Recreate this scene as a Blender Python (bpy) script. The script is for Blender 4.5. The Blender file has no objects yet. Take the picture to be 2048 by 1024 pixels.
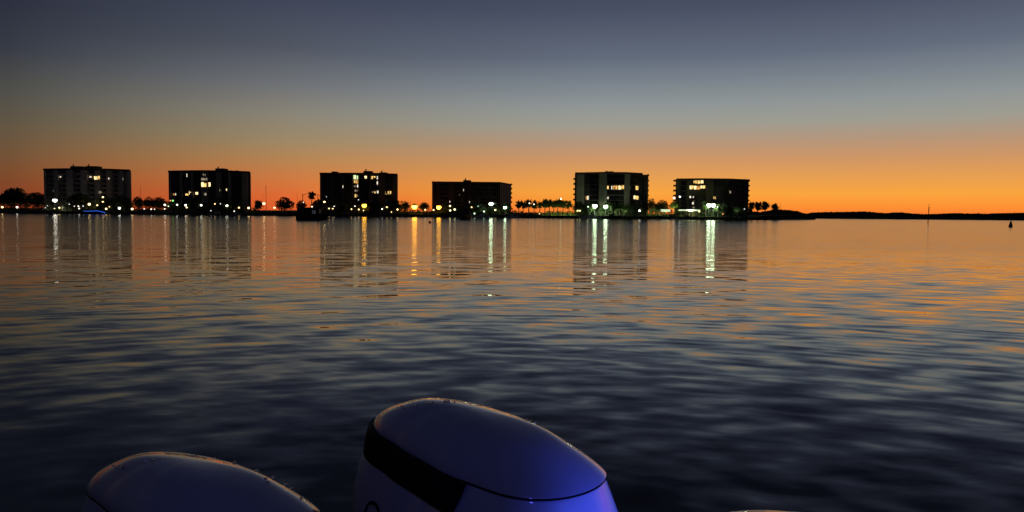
import bpy, bmesh, math, random
from mathutils import Vector, Matrix, Euler, noise
random.seed(7)
R = math.radians
C = bpy.context.scene.collection
SC = bpy.context.scene

# ------------------------------------------------------------------ camera
F = 1577.0; CAMH = 2.0; ROLL = 0.009; PITCH = math.atan(84 / F)
cam_d = bpy.data.cameras.new('camera'); cam = bpy.data.objects.new('camera', cam_d); C.objects.link(cam)
cam_d.sensor_width = 36; cam_d.lens = 36 * F / 2048; cam_d.clip_start = 0.05; cam_d.clip_end = 20000
CM = Matrix.Rotation(math.pi / 2 - PITCH, 4, 'X') @ Matrix.Rotation(ROLL, 4, 'Z')
cam.matrix_world = Matrix.Translation((0, 0, CAMH)) @ CM
SC.camera = cam
C3 = CM.to_3x3()
def P(px, py, D):
    "the point of the place at distance D (along +Y) seen at this pixel of the photograph"
    d = C3 @ Vector(((px - 1024) / F, (512 - py) / F, -1))
    return Vector((0, 0, CAMH)) + d * (D / d.y)
def PX(px, D): return P(px, 430, D).x
def PZ(px, py, D): return P(px, py, D).z

# ------------------------------------------------------------------ world: clear sky just after sunset
def lin(c):
    return tuple(((v / 255 + 0.055) / 1.055) ** 2.4 if v > 10 else v / 255 / 12.92 for v in c) + (1,)
W = bpy.data.worlds.new('World'); SC.world = W; W.use_nodes = True
nt = W.node_tree; nt.nodes.clear(); N = nt.nodes.new; L = nt.links.new
def zy(y, px=1024):
    dx = px - 1024; dy = 428 + ROLL * dx - y; return max(0.0, dy / math.sqrt(F * F + dx * dx + dy * dy * .9))
def ramp(stops):
    r = N('ShaderNodeValToRGB'); cr = r.color_ramp; cr.interpolation = 'LINEAR'
    pts = sorted((z, c) for z, c in stops)
    while len(cr.elements) < len(pts): cr.elements.new(0.5)
    for e, (z, c) in zip(cr.elements, pts): e.position = min(max(z, 0), 1)
    for e, (z, c) in zip(cr.elements, pts): e.color = lin(c)
    return r
top = [(0.34, (40, 45, 63)), (0.6, (30, 33, 46)), (1.0, (28, 31, 44))]
rA = ramp([(zy(428, 1720), (252, 128, 48)), (zy(410, 1720), (253, 148, 54)), (zy(388, 1720), (250, 165, 62)), (zy(350, 1720), (228, 158, 84)), (zy(315, 1720), (206, 150, 102)), (zy(280, 1720), (182, 150, 122)), (zy(240, 1720), (158, 156, 145)), (zy(200, 1720), (144, 150, 150)), (zy(150, 1720), (122, 131, 140)), (zy(100, 1720), (99, 108, 124)), (zy(50, 1720), (86, 94, 112)), (zy(0, 1720), (73, 80, 100))] + top)
rM = ramp([(zy(428, 570), (226, 92, 42)), (zy(395, 570), (224, 104, 50)), (zy(360, 570), (208, 120, 64)), (zy(320, 570), (182, 132, 82)), (zy(280, 570), (156, 136, 103)), (zy(230, 570), (138, 132, 118)), (zy(170, 570), (110, 113, 117)), (zy(100, 570), (81, 86, 98)), (zy(0, 570), (62, 68, 87))] + top)
rB = ramp([(zy(428, 40), (140, 54, 32)), (zy(385, 40), (132, 66, 38)), (zy(350, 40), (125, 75, 44)), (zy(300, 40), (112, 84, 58)), (zy(250, 40), (97, 85, 67)), (zy(190, 40), (80, 79, 74)), (zy(100, 40), (54, 58, 68)), (zy(0, 40), (43, 47, 62))] + top)
rC = ramp([(0, (30, 30, 38)), (0.3, (32, 34, 46)), (1.0, (28, 31, 44))])
tc = N('ShaderNodeTexCoord'); sx = N('ShaderNodeSeparateXYZ'); L(tc.outputs['Generated'], sx.inputs[0])
for r in (rA, rM, rB, rC): L(sx.outputs['Z'], r.inputs[0])
flat = N('ShaderNodeCombineXYZ'); L(sx.outputs['X'], flat.inputs[0]); L(sx.outputs['Y'], flat.inputs[1])
nrm = N('ShaderNodeVectorMath'); nrm.operation = 'NORMALIZE'; L(flat.outputs[0], nrm.inputs[0])
AZ = R(21)
dot = N('ShaderNodeVectorMath'); dot.operation = 'DOT_PRODUCT'; L(nrm.outputs[0], dot.inputs[0]); dot.inputs[1].default_value = (math.sin(AZ), math.cos(AZ), 0)
def mr(a, b):
    m = N('ShaderNodeMapRange'); m.interpolation_type = 'SMOOTHSTEP' if a < 0.5 else 'LINEAR'; m.clamp = True
    L(dot.outputs['Value'], m.inputs['Value']); m.inputs['From Min'].default_value = a; m.inputs['From Max'].default_value = b
    return m
def mixc(f, a, b):
    m = N('ShaderNodeMix'); m.data_type = 'RGBA'; L(f, m.inputs[0]); L(a, m.inputs[6]); L(b, m.inputs[7]); return m.outputs[2]
c1 = mixc(mr(0.80, 0.965).outputs[0], rM.outputs[0], rA.outputs[0])
c2 = mixc(mr(0.595, 0.80).outputs[0], rB.outputs[0], c1)
c3 = mixc(mr(0.15, 0.60).outputs[0], rC.outputs[0], c2)
bg = N('ShaderNodeBackground'); L(c3, bg.inputs[0]); bg.inputs[1].default_value = 1.0
# a trace of physical twilight sky on top of the measured dusk colours
sky = N('ShaderNodeTexSky'); sky.sky_type = 'NISHITA'; sky.sun_disc = False; sky.sun_elevation = R(-4); sky.sun_rotation = AZ
bg2 = N('ShaderNodeBackground'); L(sky.outputs[0], bg2.inputs[0]); bg2.inputs[1].default_value = 0.004
add = N('ShaderNodeAddShader'); L(bg.outputs[0], add.inputs[0]); L(bg2.outputs[0], add.inputs[1])
wo = N('ShaderNodeOutputWorld'); L(add.outputs[0], wo.inputs[0])
SC.view_settings.view_transform = 'Standard'; SC.view_settings.look = 'None'
SC.view_settings.exposure = 0; SC.view_settings.gamma = 1
SC.render.engine = 'CYCLES'
SC.cycles.use_denoising = True
SC.cycles.max_bounces = 5; SC.cycles.sample_clamp_indirect = 6; SC.cycles.use_light_tree = True
SC.cycles.caustics_reflective = True

# the blue deck light of the boat we stand on, shining on the engines from below the frame
def area(name, loc, target, size, watts, col):
    d = bpy.data.lights.new(name, 'AREA'); d.shape = 'DISK'; d.size = size; d.energy = watts; d.color = col
    o = bpy.data.objects.new(name, d); C.objects.link(o); o.location = loc
    o.rotation_euler = (Vector(target) - Vector(loc)).to_track_quat('-Z', 'Y').to_euler(); return o
def spot(name, loc, target, watts, col, deg, blend, rad):
    d = bpy.data.lights.new(name, 'SPOT'); d.energy = watts; d.color = col; d.spot_size = R(deg); d.spot_blend = blend; d.shadow_soft_size = rad
    o = bpy.data.objects.new(name, d); C.objects.link(o); o.location = loc
    o.rotation_euler = (Vector(target) - Vector(loc)).to_track_quat('-Z', 'Y').to_euler(); return o
spot('blue_deck_light', (1.20, .95, 1.48), (.27, 1.69, 1.27), 120, (.05, .09, 1.0), 22, .95, .03)
area('blue_deck_light', (-.1, -.2, 2.9), (-.1, 1.9, 1.4), .25, 3.2, (.09, .10, 1.0))

# ------------------------------------------------------------------ materials
MATS = {}
def mat(name, col, rough=0.7, noise_amt=0.25, nscale=1.0, metal=0.0, coat=0.0, emit=None, estr=0.0, spec=0.5, bump=0.0):
    if name in MATS: return MATS[name]
    m = bpy.data.materials.new(name); m.use_nodes = True; t = m.node_tree; b = t.nodes['Principled BSDF']
    b.inputs['Roughness'].default_value = rough; b.inputs['Metallic'].default_value = metal
    b.inputs['Coat Weight'].default_value = coat; b.inputs['Coat Roughness'].default_value = 0.04; b.inputs['Coat IOR'].default_value = 1.7
    b.inputs['Specular IOR Level'].default_value = spec
    tcn = t.nodes.new('ShaderNodeTexCoord'); no = t.nodes.new('ShaderNodeTexNoise')
    no.inputs['Scale'].default_value = nscale; no.inputs['Detail'].default_value = 4
    t.links.new(tcn.outputs['Object'], no.inputs['Vector'])
    mp = t.nodes.new('ShaderNodeMapRange'); t.links.new(no.outputs['Fac'], mp.inputs[0])
    mp.inputs[1].default_value = 0.3; mp.inputs[2].default_value = 0.7
    mp.inputs[3].default_value = 1 - noise_amt; mp.inputs[4].default_value = 1 + noise_amt
    mx = t.nodes.new('ShaderNodeVectorMath'); mx.operation = 'SCALE'; mx.inputs[0].default_value = col[:3]
    t.links.new(mp.outputs[0], mx.inputs['Scale']); t.links.new(mx.outputs[0], b.inputs['Base Color'])
    if emit:
        b.inputs['Emission Color'].default_value = tuple(emit) + (1,); b.inputs['Emission Strength'].default_value = estr
    if bump:
        bp = t.nodes.new('ShaderNodeBump'); bp.inputs['Strength'].default_value = bump
        t.links.new(no.outputs['Fac'], bp.inputs['Height']); t.links.new(bp.outputs[0], b.inputs['Normal'])
    MATS[name] = m; return m
def window_mat(name, col, strength, wob=0.6, sc=1.6):
    "a lit room seen through curtains: warm light broken by folds and furniture"
    if name in MATS: return MATS[name]
    m = bpy.data.materials.new(name); m.use_nodes = True; t = m.node_tree; b = t.nodes['Principled BSDF']
    b.inputs['Base Color'].default_value = (.02, .02, .02, 1); b.inputs['Roughness'].default_value = .2
    g = t.nodes.new('ShaderNodeNewGeometry'); mp = t.nodes.new('ShaderNodeMapping'); mp.inputs['Scale'].default_value = (sc, sc, sc * 0.35)
    no = t.nodes.new('ShaderNodeTexNoise'); no.inputs['Scale'].default_value = 1; no.inputs['Detail'].default_value = 2
    t.links.new(g.outputs['Position'], mp.inputs[0]); t.links.new(mp.outputs[0], no.inputs['Vector'])
    r = t.nodes.new('ShaderNodeMapRange'); t.links.new(no.outputs['Fac'], r.inputs[0])
    r.inputs[1].default_value = .35; r.inputs[2].default_value = .6; r.inputs[3].default_value = strength * (1 - wob); r.inputs[4].default_value = strength * (1 + wob * .8)
    b.inputs['Emission Color'].default_value = tuple(col) + (1,); t.links.new(r.outputs[0], b.inputs['Emission Strength'])
    MATS[name] = m; return m
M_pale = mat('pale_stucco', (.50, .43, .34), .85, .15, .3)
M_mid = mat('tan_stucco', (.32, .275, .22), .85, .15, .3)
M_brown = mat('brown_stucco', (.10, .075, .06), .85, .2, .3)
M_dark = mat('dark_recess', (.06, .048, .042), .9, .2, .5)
M_fascia = mat('roof_fascia', (.07, .03, .02), .8, .2, .5)
M_glass = mat('dark_glass', (.012, .012, .014), .12, .1, 1)
M_rail = mat('rail_metal', (.08, .07, .065), .6, .2, 1)
M_conc = mat('seawall_concrete', (.16, .145, .12), .9, .35, .6)
M_wood = mat('weathered_wood', (.07, .055, .04), .9, .4, 2)
M_bark = mat('palm_bark', (.13, .10, .075), .95, .4, 3)
M_leaf = mat('tree_leaves', (.040, .060, .018), .7, .45, .5)
M_palm = mat('palm_leaves', (.06, .09, .025), .6, .4, .8)
M_grass = mat('lawn', (.11, .14, .035), .95, .5, .25)
M_pole = mat('pole_metal', (.12, .12, .12), .5, .2, 3)
M_hood = mat('lamp_hood', (.05, .05, .05), .6, .2, 4)
M_white = mat('white_gelcoat', (.62, .62, .60), .35, .08, 1)
M_hull = mat('dark_hull', (.018, .018, .02), .6, .3, .8)
M_canvas = mat('canvas_roof', (.66, .64, .56), .85, .12, .8)
M_buoy = mat('buoy_paint', (.02, .018, .018), .6, .3, 4)
M_boat_grey = mat('grey_boat_paint', (.22, .22, .23), .5, .2, .8)

# ------------------------------------------------------------------ mesh helpers
def tag(o, label=None, cat=None, group=None, kind=None):
    if label: o['label'] = label
    if cat: o['category'] = cat
    if group: o['group'] = group
    if kind: o['kind'] = kind
    return o
def thing(name, label, cat, loc=(0, 0, 0), group=None):
    o = bpy.data.objects.new(name, None); C.objects.link(o); o.location = loc; o.empty_display_size = .1
    return tag(o, label, cat, group)
def obj(name, bm, m, parent=None, smooth=False, world=True):
    "link a bmesh built in world coordinates as ONE object, its origin at its parent's"
    me = bpy.data.meshes.new(name); 
    if smooth:
        for f in bm.faces: f.smooth = True
    o = bpy.data.objects.new(name, me)
    if parent:
        o.parent = parent
        q = parent; off = Vector()
        while q: off += q.location; q = q.parent
        if world: bmesh.ops.translate(bm, vec=-off, verts=bm.verts)
    bm.to_mesh(me); bm.free(); me.materials.append(m); C.objects.link(o); return o
def box(bm, x0, x1, y0, y1, z0, z1):
    v = [bm.verts.new(p) for p in ((x0, y0, z0), (x1, y0, z0), (x1, y1, z0), (x0, y1, z0), (x0, y0, z1), (x1, y0, z1), (x1, y1, z1), (x0, y1, z1))]
    for f in ((3, 2, 1, 0), (4, 5, 6, 7), (0, 1, 5, 4), (1, 2, 6, 5), (2, 3, 7, 6), (3, 0, 4, 7)): bm.faces.new([v[i] for i in f])
    return bm
def prism(bm, pts, z0, z1):
    a = [bm.verts.new((x, y, z0)) for x, y in pts]; b = [bm.verts.new((x, y, z1)) for x, y in pts]; n = len(pts)
    bm.faces.new(b); bm.faces.new(a[::-1])
    for i in range(n): bm.faces.new((a[i], a[(i + 1) % n], b[(i + 1) % n], b[i]))
    return bm
def slab2(bm, p0, p1, f, k, z0, z1):
    "a block along the facade line p0-p1, reaching f metres in front (towards -Y) and k behind it"
    return prism(bm, [(p0[0], p0[1] - f), (p1[0], p1[1] - f), (p1[0], p1[1] + k), (p0[0], p0[1] + k)], z0, z1)
def tube(bm, pts, r0, r1=None, seg=8, cap=True):
    r1 = r0 if r1 is None else r1; rings = []; pts = [Vector(p) for p in pts]; n = len(pts)
    for i, p in enumerate(pts):
        d = (pts[min(i + 1, n - 1)] - pts[max(i - 1, 0)]).normalized()
        a = d.orthogonal().normalized() if abs(d.z) < .9 else Vector((1, 0, 0)); a = (a - d * a.dot(d)).normalized(); b = d.cross(a)
        r = r0 + (r1 - r0) * i / (n - 1)
        rings.append([bm.verts.new(p + (a * math.cos(t) + b * math.sin(t)) * r) for t in [2 * math.pi * k / seg for k in range(seg)]])
    for i in range(n - 1):
        for k in range(seg): bm.faces.new((rings[i][k], rings[i][(k + 1) % seg], rings[i + 1][(k + 1) % seg], rings[i + 1][k]))
    if cap: bm.faces.new(rings[0][::-1]); bm.faces.new(rings[-1])
    return bm
def ball(bm, c, r, sz=1.0, seg=10):
    bmesh.ops.create_uvsphere(bm, u_segments=seg, v_segments=max(5, seg * 2 // 3), radius=r, matrix=Matrix.Translation(c) @ Matrix.Diagonal((1, 1, sz, 1))); return bm
NB = bmesh.new

# ------------------------------------------------------------------ water
def make_water():
    bm = NB(); v = [bm.verts.new(p) for p in ((-9000, -60, 0), (9000, -60, 0), (9000, 15000, 0), (-9000, 15000, 0))]; bm.faces.new(v)
    m = bpy.data.materials.new('dusk_water'); m.use_nodes = True; t = m.node_tree; b = t.nodes['Principled BSDF']
    b.inputs['Base Color'].default_value = (.0035, .0040, .0070, 1); b.inputs['IOR'].default_value = 1.333
    b.inputs['Roughness'].default_value = .045
    n = t.nodes.new; l = t.links.new
    g = n('ShaderNodeNewGeometry')
    total = None
    # (stretch x, stretch y, rotation, slope amplitude x, slope amplitude y, detail)
    for (kx, ky, rot, ax, ay, det, seed) in ((.08, .22, 10, .012, .022, 1, 3.1), (.9, 2.2, -20, .05, .085, .3, 9.7), (1.6, 3.8, 22, .045, .06, .6, 21.3), (4.5, 10.0, 3, .03, .04, 2, 40.2)):
        mp = n('ShaderNodeMapping'); mp.inputs['Rotation'].default_value = (0, 0, R(rot)); mp.inputs['Scale'].default_value = (kx, ky, 1); mp.inputs['Location'].default_value = (seed, seed * 2, seed * 3)
        r0 = n('ShaderNodeVectorRotate'); r0.rotation_type = 'Z_AXIS'; r0.inputs['Angle'].default_value = R(rot); l(g.outputs['Position'], r0.inputs['Vector'])
        mp.inputs['Rotation'].default_value = (0, 0, 0); l(r0.outputs[0], mp.inputs[0])
        no = n('ShaderNodeTexNoise'); no.inputs['Scale'].default_value = 1; no.inputs['Detail'].default_value = det; no.inputs['Distortion'].default_value = .25
        l(mp.outputs[0], no.inputs['Vector'])
        s = n('ShaderNodeVectorMath'); s.operation = 'SUBTRACT'; l(no.outputs['Color'], s.inputs[0]); s.inputs[1].default_value = (.5, .5, .5)
        k = n('ShaderNodeVectorMath'); k.operation = 'MULTIPLY'; l(s.outputs[0], k.inputs[0]); k.inputs[1].default_value = (ax, ay, 0)
        if total is None: total = k
        else:
            a = n('ShaderNodeVectorMath'); a.operation = 'ADD'; l(total.outputs[0], a.inputs[0]); l(k.outputs[0], a.inputs[1]); total = a
    # low rings of wavelets running out from our boat
    fl = n('ShaderNodeVectorMath'); fl.operation = 'MULTIPLY'; l(g.outputs['Position'], fl.inputs[0]); fl.inputs[1].default_value = (1, 1, 0)
    ln = n('ShaderNodeVectorMath'); ln.operation = 'LENGTH'; l(fl.outputs[0], ln.inputs[0])
    nd = n('ShaderNodeVectorMath'); nd.operation = 'NORMALIZE'; l(fl.outputs[0], nd.inputs[0])
    sp = n('ShaderNodeSeparateXYZ'); l(nd.outputs[0], sp.inputs[0])
    for (ka, kr, am, det, seed) in ((9, 1.9, .065, .3, 5.0), (16, 3.4, .115, .3, 17.0)):
        ka_ = n('ShaderNodeMath'); ka_.operation = 'MULTIPLY'; l(sp.outputs['X'], ka_.inputs[0]); ka_.inputs[1].default_value = ka
        kr_ = n('ShaderNodeMath'); kr_.operation = 'MULTIPLY'; l(ln.outputs['Value'], kr_.inputs[0]); kr_.inputs[1].default_value = kr
        cv = n('ShaderNodeCombineXYZ'); l(ka_.outputs[0], cv.inputs[0]); l(kr_.outputs[0], cv.inputs[1]); cv.inputs[2].default_value = seed
        no = n('ShaderNodeTexNoise'); no.inputs['Scale'].default_value = 1; no.inputs['Detail'].default_value = det; no.inputs['Distortion'].default_value = .4; l(cv.outputs[0], no.inputs['Vector'])
        s_ = n('ShaderNodeMath'); s_.operation = 'SUBTRACT'; l(no.outputs['Fac'], s_.inputs[0]); s_.inputs[1].default_value = .5
        m_ = n('ShaderNodeMath'); m_.operation = 'MULTIPLY'; l(s_.outputs[0], m_.inputs[0]); m_.inputs[1].default_value = am
        v_ = n('ShaderNodeVectorMath'); v_.operation = 'SCALE'; l(nd.outputs[0], v_.inputs[0]); l(m_.outputs[0], v_.inputs['Scale'])
        a = n('ShaderNodeVectorMath'); a.operation = 'ADD'; l(total.outputs[0], a.inputs[0]); l(v_.outputs[0], a.inputs[1]); total = a
    # ripples too small to see singly roughen the far water
    sy = n('ShaderNodeSeparateXYZ'); l(g.outputs['Position'], sy.inputs[0])
    rr = n('ShaderNodeMapRange'); l(sy.outputs['Y'], rr.inputs[0]); rr.inputs[1].default_value = 5; rr.inputs[2].default_value = 50; rr.inputs[3].default_value = .02; rr.inputs[4].default_value = .13; l(rr.outputs[0], b.inputs['Roughness'])
    # calmer and rougher patches, as gusts leave on a bay
    pn = n('ShaderNodeTexNoise'); pm = n('ShaderNodeMapping'); pm.inputs['Scale'].default_value = (.012, .05, 1); l(g.outputs['Position'], pm.inputs[0]); l(pm.outputs[0], pn.inputs['Vector']); pn.inputs['Scale'].default_value = 1
    pr = n('ShaderNodeMapRange'); l(pn.outputs['Fac'], pr.inputs[0]); pr.inputs[1].default_value = .3; pr.inputs[2].default_value = .7; pr.inputs[3].default_value = .75; pr.inputs[4].default_value = 1.25
    fd = n('ShaderNodeMapRange'); l(sy.outputs['Y'], fd.inputs[0]); fd.inputs[1].default_value = 7; fd.inputs[2].default_value = 45; fd.inputs[3].default_value = .92; fd.inputs[4].default_value = .50
    f2 = n('ShaderNodeMapRange'); l(sy.outputs['Y'], f2.inputs[0]); f2.inputs[1].default_value = 45; f2.inputs[2].default_value = 130; f2.inputs[3].default_value = 1; f2.inputs[4].default_value = 1.6
    f3 = n('ShaderNodeMath'); f3.operation = 'MULTIPLY'; l(fd.outputs[0], f3.inputs[0]); l(f2.outputs[0], f3.inputs[1]); fd = f3
    fm = n('ShaderNodeMath'); fm.operation = 'MULTIPLY'; l(pr.outputs[0], fm.inputs[0]); l(fd.outputs[0], fm.inputs[1]); pr = fm
    sc_ = n('ShaderNodeVectorMath'); sc_.operation = 'SCALE'; l(total.outputs[0], sc_.inputs[0]); l(pr.outputs[0], sc_.inputs['Scale'])
    up = n('ShaderNodeVectorMath'); up.operation = 'ADD'; l(sc_.outputs[0], up.inputs[0]); up.inputs[1].default_value = (0, 0, 1)
    nn = n('ShaderNodeVectorMath'); nn.operation = 'NORMALIZE'; l(up.outputs[0], nn.inputs[0]); l(nn.outputs[0], b.inputs['Normal'])
    tag(obj('water', bm, m), kind='structure')
make_water()

# ------------------------------------------------------------------ land
SH = 402.0; GZ = 1.2
def make_land():
    xe = PX(1640, 560)
    bm = NB(); cols = 120; rows = [(SH, 0), (SH + 6, .1), (SH + 26, 1.1), (SH + 70, 1.6), (SH + 400, 2.2)]
    prev = None
    for (y, h) in rows:
        row = []
        for i in range(cols + 1):
            x = -760 + (xe + 760) * i / cols
            x = -760 + (PX(1500, SH) + (xe - PX(1500, SH)) * min(1, (y - SH) / 150) + 760) * i / cols
            row.append(bm.verts.new((x, y, GZ + h + noise.noise(Vector((x * .05, y * .05, 0))) * .25 * (h > 0))))
        if prev:
            for i in range(cols): bm.faces.new((prev[i], prev[i + 1], row[i + 1], row[i]))
        prev = row
    tag(obj('ground', bm, M_grass, smooth=True), kind='structure')
    xe = PX(1500, SH); bm = NB(); box(bm, -760, xe, SH - .5, SH - .01, -1.5, GZ + .12)
    x = -758
    while x < xe - 1:
        box(bm, x, x + .35, SH - .8, SH - .505, -1.5, GZ + .02); x += 3.2
    sw = obj('seawall', bm, M_conc); tag(sw, 'long low concrete seawall holding the built-up shore', 'seawall')
    bm = NB(); box(bm, -760, xe, SH - .72, SH + .25, GZ + .124, GZ + .27)
    obj('coping', bm, M_conc, sw)
    bm = NB(); prism(bm, [(-1500, 905), (2500, 905), (2500, 1600), (-1500, 1600)], -2, .5)
    tag(obj('far_shore', bm, M_grass), kind='structure')
make_land()
def gz(y):  # ground height behind the seawall
    return GZ + (0 if y < SH + 6 else min(1.1, (y - SH - 6) / 20 * 1.1))

# ------------------------------------------------------------------ apartment blocks
def block(name, label, line, ytop, floors, bays, piers, lit, pent=(), side=(), wall=None, pier=None, rail=None, depth=18, base_y=434, topstep=None, solid_rail=True):
    """line: facade corners (px, D) left to right. bays/piers: px intervals. lit: (x0,x1,y0,y1,material)."""
    line = [(p_, d_ + 17) for p_, d_ in line]
    def fD(px):
        for (a, da), (b, db) in zip(line, line[1:]):
            if px <= b or (b, db) == line[-1]:
                t = (px - a) / (b - a); return 1 / (1 / da + (1 / db - 1 / da) * t)
    def fp(px): d = fD(px); p = P(px, 430, d); return (p.x, d)
    zt = PZ(line[0][0], ytop, line[0][1]); z0 = .5; fh = floors * line[0][1] / F; nfl = int((zt - .9 - 1.6) / fh)
    xs = [fp(px) for px, d in line]
    t = thing(name, label, 'building', (sum(x for x, y in xs) / len(xs), xs[0][1] + 4, 0), 'apartment blocks across the bay')
    back = [(x * (1 + depth * .94 / y), y + depth) for x, y in reversed(xs)]
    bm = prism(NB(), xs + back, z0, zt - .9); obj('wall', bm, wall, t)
    bm = NB()
    for a, b in zip(xs, xs[1:]):
        slab2(bm, a, b, 1.9, -.02, zt - .9 + .003, zt)
    prism(bm, [(x, y + .1) for x, y in xs] + back, zt - .895, zt - .25); obj('parapet', bm, M_fascia, t)
    for (a, b, yt) in pent:
        (xa, ya), (xb, yb) = fp(a), fp(b); zz = PZ((a + b) / 2, yt, ya + 6)
        bm = box(NB(), xa, xb, ya + 4, ya + 10, zt - .3, zz); p = obj('penthouse', bm, M_fascia, t)
        if b - a > 12: obj('vent_pipe', tube(NB(), [(xa + 1.2, ya + 5, zz - .1), (xa + 1.2, ya + 5, zz + 1.0)], .35), M_fascia, p)
    for (a, b) in piers:
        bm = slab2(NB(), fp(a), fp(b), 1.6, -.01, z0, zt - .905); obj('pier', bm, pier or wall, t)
    for (a, b) in bays:
        pa, pb = fp(a), fp(b)
        for k in range(nfl):
            zf = zt - .9 - fh * (k + 1)
            bm = slab2(NB(), pa, pb, 1.35, -.006, zf - .16, zf + .06)
            e = (pb[0] - pa[0]); 
            if solid_rail:
                slab2(bm, (pa[0] + .03, pa[1]), (pb[0] - .03, pb[1]), 1.35, -1.25, zf + .063, zf + .95)
            else:
                slab2(bm, pa, pb, 1.33, -1.28, zf + .95, zf + 1.0)
                n = max(2, int(e / 1.2))
                for i in range(n + 1):
                    q = i / n; xx = pa[0] + e * q; yy = pa[1] + (pb[1] - pa[1]) * q
                    box(bm, xx - .02, xx + .02, yy - 1.32, yy - 1.28, zf + .06, zf + .95)
            obj('balcony', bm, rail or wall, t)
            bm = slab2(NB(), (pa[0] + .25, pa[1]), (pb[0] - .25, pb[1]), .03, -.002, zf + .1, zf + fh - .45)
            w = obj('window', bm, M_glass, t)
    mm = {'y': window_mat('lit_room_yellow', (1.0, .62, .18), 1.15), 'w': window_mat('lit_room_white', (1.0, .86, .66), 1.1, .3),
          'o': window_mat('lit_room_amber', (1.0, .48, .12), .75), 'd': window_mat('lit_room_dim', (.9, .72, .5), .28),
          'g': window_mat('lit_room_green_white', (.85, 1.0, .50), 1.15, .35), 'b': window_mat('lit_room_bright', (1.0, .74, .34), 1.9, .35)}
    for (x0, x1, y0, y1, c) in lit:
        pa, pb = fp(x0), fp(x1); D = (pa[1] + pb[1]) / 2; xm = (x0 + x1) / 2
        za, zb = PZ(xm, y1, D), PZ(xm, y0, D); fo = 1.61 if any(q0 - .3 <= xm <= q1 + .3 for q0, q1 in piers) else .03
        w = obj('lit_window', slab2(NB(), pa, pb, fo + .05, -fo - .002, za, zb), mm[c], t)
        bm = NB(); e = pb[0] - pa[0]; n = max(1, round(e / 1.3))
        for i in range(n + 1):
            xx = pa[0] + e * i / n; yy = pa[1] + (pb[1] - pa[1]) * i / n
            box(bm, xx - .06, xx + .06, yy - fo - .11, yy - fo - .053, za, zb)
        slab2(bm, (pa[0] + .05, pa[1]), (pb[0] - .05, pb[1]), fo + .12, -fo - .054, zb - .1, zb + .04)
        obj('frame', bm, M_dark, w)
    for (px, sgn, ys) in side:
        x, y = fp(px)
        for yy in ys:
            zz = PZ(px, yy, y)
            bm = box(NB(), min(x, x + sgn * .85), max(x, x + sgn * .85), y + .3, y + 4, zz - .45, zz + .45)
            obj('side_balcony', bm, M_fascia, t)
    if topstep: topstep(t, fp, zt)
    return t

B1 = block('apartment_block', 'wide pale grey-brown apartment block at the far left with two rooftop boxes', [(92, 420), (137, 414), (218, 414), (262, 421)], 337.5, 9.0,
    [(98, 112), (122, 136), (152, 164), (180, 192), (206, 216), (228, 240)], [(92.5, 97), (112.5, 121.5), (137, 151), (165, 179), (193, 205), (217, 227), (241, 250), (256, 261.5)],
    [(119.5, 124.5, 352.5, 357.5, 'w'), (180.5, 185, 352, 358, 'w'), (187.5, 191.5, 353, 359, 'o'), (193, 196.2, 352.5, 359.5, 'b'), (197.4, 199.6, 352.5, 359.5, 'b'), (201, 204.5, 352, 358.5, 'y'), (221, 223.2, 355.5, 359, 'w'), (249.4, 251, 355, 360.5, 'd'), (107, 109.3, 380.5, 382.5, 'd'), (201, 207, 382, 387, 'd')],
    pent=[(134, 157, 332.6), (165, 187, 332.4)], wall=M_mid, pier=M_pale, rail=M_mid)
B2 = block('apartment_block', 'dark brown apartment block, second from the left, with bright yellow windows near its middle', [(340, 418), (405, 410), (460, 410), (501, 418)], 341.5, 9.7,
    [(346, 362), (368, 384), (390, 404), (419, 434), (446, 458), (464, 484)], [(340.5, 345), (363, 367), (385, 389), (405, 418), (435, 445), (459, 463), (486, 497)],
    [(374, 376, 347, 354, 'w'), (409, 411, 347.5, 351, 'd'), (412.5, 414.5, 348, 352, 'd'), (405.5, 418.5, 356, 361, 'd'), (401.5, 405, 366.5, 373, 'y'), (405.5, 410.5, 364.5, 374, 'b'), (411, 416, 366, 374, 'y'), (416.5, 422, 364.5, 373, 'b'), (347, 350, 386.5, 390.5, 'o'), (351, 353, 386, 391, 'w'), (359, 361, 386, 391, 'w'), (371.5, 377.5, 387, 391, 'y'), (378.5, 385.5, 382, 389, 'b'), (391.5, 397, 383, 389, 'b'), (411, 416, 386, 391, 'd'), (452.3, 455, 377, 381.5, 'b'), (441.5, 443.2, 378, 382.5, 'd')],
    pent=[(426, 444, 337), (466, 472, 341.2)], wall=M_brown, pier=M_mid, rail=M_brown, solid_rail=False)
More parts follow.
